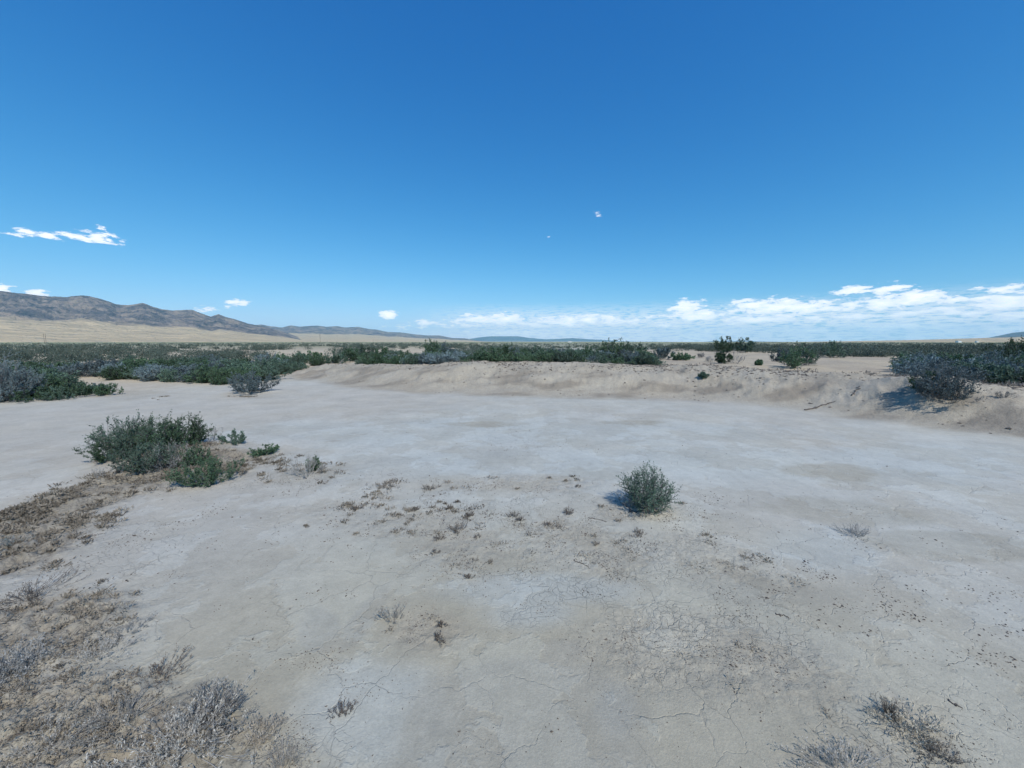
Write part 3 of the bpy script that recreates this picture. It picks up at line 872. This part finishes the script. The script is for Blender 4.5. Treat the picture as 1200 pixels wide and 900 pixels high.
# ------------------------------------------------------------------ utility poles and far buildings
M_POLE = simple_mat('pole_wood', (.10, .08, .065), .9, .2, 3)
def pole_obj(px, ptop, dist, label, double=False, group='utility poles on the far plain'):
    az = math.atan((px - 600) / F_PX / math.cos(PITCH))
    x, y = dist * math.tan(az), dist
    top = CAM_Z + (HORIZON - ptop) / F_PX * dist * .985
    e = bpy.data.objects.new('utility_pole', None); COL.objects.link(e); e.location = (x, y, .5); tag(e, label, 'utility pole', group)
    H = top - .5
    rr_ = dist * .0009 * .33
    offs = (-dist * .0022, dist * .0022) if double else (0,)
    for ox in offs:
        v, f = tubes(np.array([[(ox, 0, -.5), (ox, 0, H / 2), (ox, 0, H)]], float), np.array([rr_]), np.array([rr_ * .8]), 8)
        link('pole', np_mesh('pole', v, f, [M_POLE], smooth=True), e)
    aw = dist * .0045 if double else dist * .0026
    v, f = tubes(np.array([[(-aw, 0, 0), (0, 0, 0.02), (aw, 0, 0)]], float), np.array([rr_ * .7]), np.array([rr_ * .7]), 6)
    a = link('crossarm', np_mesh('crossarm', v, f, [M_POLE]), e); a.location = (0, -rr_, H * .9)
    return e
pole_obj(59.5, 390.5, 330, 'twin-legged utility pole on the plain at far left', True)
pole_obj(378, 391.5, 330, 'single utility pole on the plain left of centre')

M_WHITE = simple_mat('white_sheet', (.78, .78, .76), .6, .05, 1)
M_ROOF = simple_mat('grey_roof', (.35, .34, .33), .6, .1, 1)
def shed(px, dist, L, Wd, H, label):
    az = math.atan((px - 600) / F_PX / math.cos(PITCH))
    e = bpy.data.objects.new('shed', None); COL.objects.link(e)
    e.location = (dist * math.tan(az), dist, float(height(dist * math.tan(az), dist))); tag(e, label, 'building', 'white buildings on the far plain')
    a, b = L / 2, Wd / 2
    V = [(-a, -b, -.3), (a, -b, -.3), (a, b, -.3), (-a, b, -.3), (-a, -b, H), (a, -b, H), (a, b, H), (-a, b, H), (-a, 0, H * 1.3), (a, 0, H * 1.3)]
    me = bpy.data.meshes.new('wall'); me.from_pydata(V, [], [(0, 1, 5, 4), (1, 2, 6, 9, 5), (2, 3, 7, 6), (3, 0, 4, 8, 7), (0, 3, 2, 1)]); me.materials.append(M_WHITE)
    link('wall', me, e)
    o_ = .4
    V = [(-a - o_, -b - o_, H - .1), (a + o_, -b - o_, H - .1), (a + o_, 0, H * 1.3 + .12), (-a - o_, 0, H * 1.3 + .12), (-a - o_, b + o_, H - .1), (a + o_, b + o_, H - .1)]
    V2 = [(x_, y_, z_ + .15) for x_, y_, z_ in V]
    me = bpy.data.meshes.new('roof'); me.from_pydata(V + V2, [], [(3, 2, 1, 0), (4, 5, 2, 3), (6, 7, 8, 9), (9, 8, 11, 10), (0, 1, 7, 6), (5, 4, 10, 11), (1, 2, 8, 7), (2, 5, 11, 8), (3, 0, 6, 9), (4, 3, 9, 10)]); me.materials.append(M_ROOF)
    link('roof', me, e)
shed(667, 1300, 12, 8, 3.2, 'tiny white building on the far plain below the blue hills')
shed(1117, 900, 8, 6, 3.0, 'tiny white building on the far plain at right, left of its twin')
shed(1138, 900, 4, 4, 2.6, 'tiny white building on the far plain at right, smaller of the twins')

# ------------------------------------------------------------------ mountains
def mountain_mat(name, rock, dark, fan, scale):
    m, g = new_mat(name)
    P = g.n('ShaderNodeNewGeometry').outputs['Position']
    k = g.attr('rock'); 
    n1 = g.mr(g.noise(P, scale, 6, .65), .35, .65, 0, 1, True)
    n2 = g.mr(g.noise(P, scale * 6, 4, .7), .42, .58, 0, 1, True)
    rk = g.mix(g.math('MULTIPLY_ADD', n1, .6, g.math('MULTIPLY', n2, .4)), rock, dark)
    st = g.n('ShaderNodeMapping', {'Vector': P, 'Scale': (.15, 1, 4)}).outputs[0]
    fn = g.mix(g.mr(g.noise(st, scale * 1.6, 5, .6), .35, .65, 0, 1, True), fan, tuple(c * .82 for c in fan))
    col = g.mix(g.math('ADD', k, g.math('MULTIPLY', g.math('SUBTRACT', n1, .65), .35), clamp=True), fn, rk)
    b = g.n('ShaderNodeBump', {'Strength': 1.0, 'Distance': .5 / scale, 'Height': g.noise(P, scale * 2.2, 6, .6)})
    finish(g, col, .95, b.outputs[0], .1)
    return m

def mountain_range(name, sky, r0, rb, r1, r2, fanfrac, mat, label, seed, rough=1.0, ncol=700):
    """sky: skyline points (px, py) of the photograph, built as a ridge r1 metres away with its fan from r0, rock from rb, back slope to r2"""
    sky = np.array(sky, float)
    px = np.linspace(sky[0, 0], sky[-1, 0], ncol)
    py = np.interp(px, sky[:, 0], sky[:, 1])
    u = (px - 600) / F_PX; v = (450 - py) / F_PX
    az = np.arctan2(u, math.cos(PITCH) + v * math.sin(PITCH))
    el = (-math.sin(PITCH) + v * math.cos(PITCH)) / np.hypot(u, math.cos(PITCH) + v * math.sin(PITCH))
    top = np.maximum(el * r1 + CAM_Z, 0)
    top = top * (1 + .022 * rough * fbm(az * 60, az * 0, seed + 7, 4))
    rr = np.concatenate([np.linspace(r0, rb, 40)[:-1], np.linspace(rb, r1, 90), np.linspace(r1, r2, 30)[1:]])
    A, RR = np.meshgrid(az, rr); T = np.tile(top, (len(rr), 1))
    x, y = RR * np.sin(A), RR * np.cos(A)
    tb = np.clip((RR - r0) / (rb - r0), 0, 1); tm = np.clip((RR - rb) / (r1 - rb), 0, 1); tk = np.clip((RR - r1) / (r2 - r1), 0, 1)
    S = (r1 - rb)
    rid = 1 - np.abs(fbm(x / S * 5, y / S * 5, seed, 5, .55)) * 2.0
    rid2 = 1 - np.abs(fbm(x / S * 12, y / S * 12, seed + 9, 4, .55)) * 2.0
    fan = fanfrac * tb ** 1.5
    prof = fan + (1 - fanfrac) * (tm ** 1.1) * (1 - (1 - tm) ** .8 * 1.05 * (1 - (.65 * rid + .35 * rid2)) * rough)
    Z = T * np.minimum(prof, .995) * (1 - tk) ** .8 - 8 * (1 - sstep(0, .15, tb))
    Z += T * .03 * fbm(x / S * 9, y / S * 9, seed + 3, 4) * np.minimum(tb, 1) * (tm < .95)
    rock = sstep(.02, .22, tm + .12 * fbm(x / S * 6, y / S * 6, seed + 5, 3))
    I = np.arange(x.size).reshape(x.shape)
    F = np.stack([I[:-1, :-1], I[:-1, 1:], I[1:, 1:], I[1:, :-1]], -1).reshape(-1, 4)[:, ::-1]
    me = np_mesh(name, np.stack([x.ravel(), y.ravel(), Z.ravel()], 1), F, [mat], {'rock': ('POINT', rock.ravel())}, smooth=True)
    o = link(name, me); tag(o, label, kind='structure')
    return o

MM1 = mountain_mat('range_rock', (.31, .24, .205), (.055, .055, .066), (.68, .52, .315), .006)
MM2 = mountain_mat('far_rock', (.16, .15, .14), (.09, .09, .085), (.34, .30, .23), .002)
mountain_range('mountain', [(-120, 352), (-60, 345), (0, 341), (20, 343), (40, 345), (60, 347.5), (80, 347), (95, 346), (105, 347), (120, 351), (135, 356), (150, 357.5),
                            (160, 355.5), (167, 355), (178, 359), (190, 362.5), (203, 364), (215, 362.5), (225, 363), (238, 368), (247, 371), (256, 368),
                            (264, 371), (275, 374), (290, 379), (300, 381), (312, 383), (330, 388), (350, 395), (372, 401)],
               2300, 3600, 5000, 6800, .31, MM1, 'long brown and purple mountain range at far left above a tan fan', 201, 1.0)
mountain_range('mountain', [(250, 392), (285, 383), (300, 380.5), (308, 380), (318, 382.5), (330, 383.5), (340, 381.5), (352, 382.5), (372, 381.5), (382, 383), (396, 382),
                            (404, 383.5), (420, 383), (432, 385.5), (440, 386), (455, 389), (470, 389.5), (480, 391), (500, 393), (515, 393), (530, 396), (545, 396.5), (560, 399), (575, 401)],
               2800, 6300, 8600, 11000, .36, MM1, 'lower pale range continuing right of the big one', 311, 1.0)
mountain_range('mountain', [(520, 401), (548, 397.5), (560, 395.5), (575, 394), (592, 394), (606, 394), (622, 396), (640, 397.5), (655, 397), (671, 396), (690, 397.5), (705, 398),
                            (730, 400), (745, 400.3), (800, 400.5)],
               6000, 13500, 15500, 18000, .12, MM2, 'faint blue hills on the horizon at the centre', 421, .8, 400)
mountain_range('mountain', [(820, 401), (835, 399.8), (870, 399.3), (900, 400.2), (925, 400.5), (960, 400.8)],
               6000, 13500, 15500, 18000, .12, MM2, 'very low faint blue hills on the horizon right of centre', 521, .8, 300)
mountain_range('mountain', [(1120, 401), (1145, 397.5), (1160, 395.5), (1175, 392.5), (1186, 390), (1200, 388.5), (1230, 384), (1280, 380), (1340, 378)],
               5000, 7500, 10500, 13000, .3, MM2, 'blue mountain rising at the right edge behind a pale slope', 621, .9, 400)
mountain_range('slope', [(880, 401.2), (960, 400.2), (1000, 399.6), (1050, 398.8), (1100, 397.6), (1150, 396.2), (1200, 394.8), (1280, 393), (1340, 392)],
               1700, 4600, 4800, 6000, .97, MM1, 'long pale slope rising gently toward the right edge', 721, .1, 400)

# ------------------------------------------------------------------ haze
def haze():
    m = bpy.data.materials.new('haze'); m.use_nodes = True
    g = NT(m.node_tree)
    v = g.n('ShaderNodeVolumePrincipled', {'Color': (.38, .80, 1.0, 1), 'Density': 5.0e-5, 'Anisotropy': 0.0})
    g.n('ShaderNodeOutputMaterial', {'Volume': v.outputs[0]})
    E, z0, z1 = 20500.0, -12.0, 700.0
    V = [(x, y, z) for z in (z0, z1) for x, y in ((-E, -E), (E, -E), (E, E), (-E, E))]
    me = bpy.data.meshes.new('haze'); me.from_pydata(V, [], [(3, 2, 1, 0), (4, 5, 6, 7), (0, 1, 5, 4), (1, 2, 6, 5), (2, 3, 7, 6), (3, 0, 4, 7)])
    me.materials.append(m)
    tag(link('haze', me), 'thin blue air between the viewer and the mountains', 'haze', kind='stuff')
haze()

# ------------------------------------------------------------------ world: Nishita sky + clouds
def world():
    w = bpy.data.worlds.new('World'); sc.world = w; w.use_nodes = True
    g = NT(w.node_tree)
    sky = g.n('ShaderNodeTexSky', sky_type='NISHITA', sun_disc=False, sun_elevation=SUN_EL,
              sun_rotation=math.atan2(SUN_DIR.x, SUN_DIR.y), altitude=1500, air_density=1.0, dust_density=.1, ozone_density=1.0)
    D = g.n('ShaderNodeTexCoord').outputs['Generated']
    s = g.n('ShaderNodeSeparateXYZ', {0: D})
    az = g.math('ARCTAN2', s.outputs[0], s.outputs[1])
    el = g.math('ARCSINE', s.outputs[2])
    base = g.n('ShaderNodeCombineXYZ', {0: az, 1: el, 2: 0.0}).outputs[0]
    # cloud blobs: photograph pixel centre and half sizes turned into directions
    sc_ = g.n('ShaderNodeMapping', {'Vector': base, 'Scale': (38, 120, 1)}).outputs[0]
    nz = g.noise(sc_, 1.0, 7, .66, .2)
    nzc = g.noise(sc_, .6, 4, .6, out='Color')
    warp = g.vm('MULTIPLY_ADD', g.vm('SUBTRACT', nzc, (.5, .5, .5)), (.05, .014, 0), base)
    BL = [(-8, 271, 16, 3, .5), (28, 272, 26, 5, .8), (50, 276, 20, 4, .7), (88, 278, 34, 5, .68), (118, 279, 22, 5.5, .8), (117, 268, 10, 4, .45), (72, 274, 12, 4, .4),
          (4, 337, 8, 4, 1.2), (46, 344, 10, 4, 1), (243, 363, 12, 4, .7), (279, 355, 15, 3, 1.0), (266, 360, 8, 3, .6), (454, 369.5, 8, 3, 1.5),
          (700, 250, 8, 7, .22), (645, 277, 5, 3, .02), (630, 267, 12, 4, -.05),
          (505, 378, 30, 4, .7), (560, 374, 24, 5, 1.0), (590, 374, 22, 6, 1.1), (545, 381, 40, 5, .6), (475, 383, 30, 4, .45), (625, 380, 30, 5, .7),
          (648, 376, 20, 5, .9), (668, 377, 18, 7, 1.1), (690, 375, 16, 6, 1.1), (712, 375, 16, 6, 1.0), (735, 378, 22, 4, .8), (775, 381, 18, 4, .8),
          (762, 371, 12, 3, .6), (600, 390, 130, 5, .45), (740, 389, 60, 5, .5),
          (805, 361, 16, 8, 1.1), (815, 370, 28, 5, 1.2), (880, 359, 26, 8, 1.0), (908, 360, 34, 8, 1.1), (940, 360, 30, 7, 1.1), (970, 361, 26, 6, .9),
          (885, 375, 40, 5, 1.1), (915, 371, 22, 4, .9), (955, 373, 20, 4, .8), (995, 358, 18, 7, .9), (1000, 340, 24, 6, .8), (1046, 339, 26, 7, .85),
          (1045, 354, 36, 7, 1.1), (1075, 349, 30, 6, 1.2), (1030, 360, 20, 5, .8), (1000, 371, 24, 4, .9), (1070, 366, 28, 5, 1.0), (1118, 364, 26, 6, .9),
          (1115, 352, 20, 6, .8), (1170, 339, 22, 4, 1.1), (1155, 350, 22, 5, .7), (1185, 355, 36, 7, 1.2), (1135, 368, 18, 5, .8), (1190, 370, 30, 6, 1.0),
          (1045, 383, 50, 5, .8), (950, 388, 70, 5, .65), (1100, 385, 60, 6, .7), (1170, 386, 50, 7, .75), (860, 388, 60, 5, .6), (1230, 345, 30, 8, 1)]
    dens = None
    for (px, py, hx, hy, st) in BL:
        d = ray(px, py); a0 = math.atan2(d[0], d[1]); e0 = math.asin(d[2] / np.linalg.norm(d))
        d1 = ray(px + hx, py); d2 = ray(px, py - hy)
        sa = 1.32 * abs(math.atan2(d1[0], d1[1]) - a0); se = abs(math.asin(d2[2] / np.linalg.norm(d2)) - e0) * 1.28
        q = g.vm('MULTIPLY_ADD', warp, (1 / sa, 1 / se, 0), (-a0 / sa, -e0 / se, 0))
        l = g.vm('LENGTH', q)
        v = g.math('MULTIPLY_ADD', l, -.85, .12 + .80 * st)
        dens = v if dens is None else g.math('MAXIMUM', dens, v)
    dens = g.math('MAXIMUM', dens, -.6)
    f = g.math('ADD', dens, g.math('MULTIPLY', g.math('SUBTRACT', nz, .5), 3.0))
    alpha = g.mr(f, .02, .45, 0, 1, True)
    gate = g.mr(dens, -.45, .05, 0, 1, True)
    alpha = g.math('MULTIPLY', g.math('MULTIPLY', alpha, gate), .96)
    # thin veil of far cumulus low over the horizon
    nv = g.noise(g.n('ShaderNodeMapping', {'Vector': base, 'Scale': (44, 260, 1)}).outputs[0], 1.0, 5, .6)
    ve = g.math('MULTIPLY', g.mr(nv, .38, .53, 0, .95, True), g.math('MULTIPLY', g.mr(el, .035, .105, 1, 0, True), g.mr(az, -.30, .0, 0, 1, True)))
    alpha = g.math('MAXIMUM', alpha, ve)
    cc = g.mix(g.mr(f, .2, 1.4, 0, 1, True), (10.8, 11.1, 11.8), (15.0, 14.8, 14.6))
    ch = g.n('ShaderNodeSeparateColor', {0: sky.outputs[0]}).outputs
    def grade(c, k, p, roll, rp):
        x = g.math('MULTIPLY', c, .1)
        a = g.math('MULTIPLY', g.math('POWER', x, p), k * 10)
        return g.math('DIVIDE', a, g.math('MULTIPLY_ADD', g.math('POWER', x, rp), roll, 1.0))
    tint = g.n('ShaderNodeCombineColor', {0: grade(ch[0], 1.38, 1.8, .7, 1.8), 1: grade(ch[1], 1.11, 1.0, .27, 2.0), 2: grade(ch[2], 1.12, .61, .0, 2.0)}).outputs[0]
    col = g.mix(alpha, tint, cc)
    bg = g.n('ShaderNodeBackground', {'Color': col, 'Strength': .10})
    g.n('ShaderNodeOutputWorld', {'Surface': bg.outputs[0]})
    w.cycles.sampling_method = 'MANUAL'; w.cycles.sample_map_resolution = 512
world()

L = bpy.data.lights.new('sun', 'SUN'); L.energy = 4.1; L.angle = R(.53); L.color = (1.0, .955, .90)
so = bpy.data.objects.new('sun', L); COL.objects.link(so)
sd = Vector((SUN_DIR.x * math.cos(SUN_EL), SUN_DIR.y * math.cos(SUN_EL), math.sin(SUN_EL)))
so.rotation_euler = sd.to_track_quat('Z', 'Y').to_euler()
so.location = (20, -30, 50)

cam = bpy.data.cameras.new('camera'); co = bpy.data.objects.new('camera', cam); COL.objects.link(co)
cam.sensor_width = 36; cam.lens = F_PX / 1200 * 36; cam.clip_start = .05; cam.clip_end = 200000
co.location = (0, 0, CAM_Z); co.rotation_euler = (math.pi / 2 - PITCH, 0, 0)
sc.camera = co
vs = sc.view_settings; vs.view_transform = 'Standard'; vs.look = 'None'; vs.gamma = 1; vs.exposure = 0.0; vs.use_curve_mapping = False
cy = sc.cycles
cy.use_denoising = True; cy.use_adaptive_sampling = True; cy.adaptive_threshold = .02
cy.max_bounces = 6; cy.diffuse_bounces = 3; cy.glossy_bounces = 2; cy.transmission_bounces = 3; cy.volume_bounces = 1; cy.transparent_max_bounces = 4
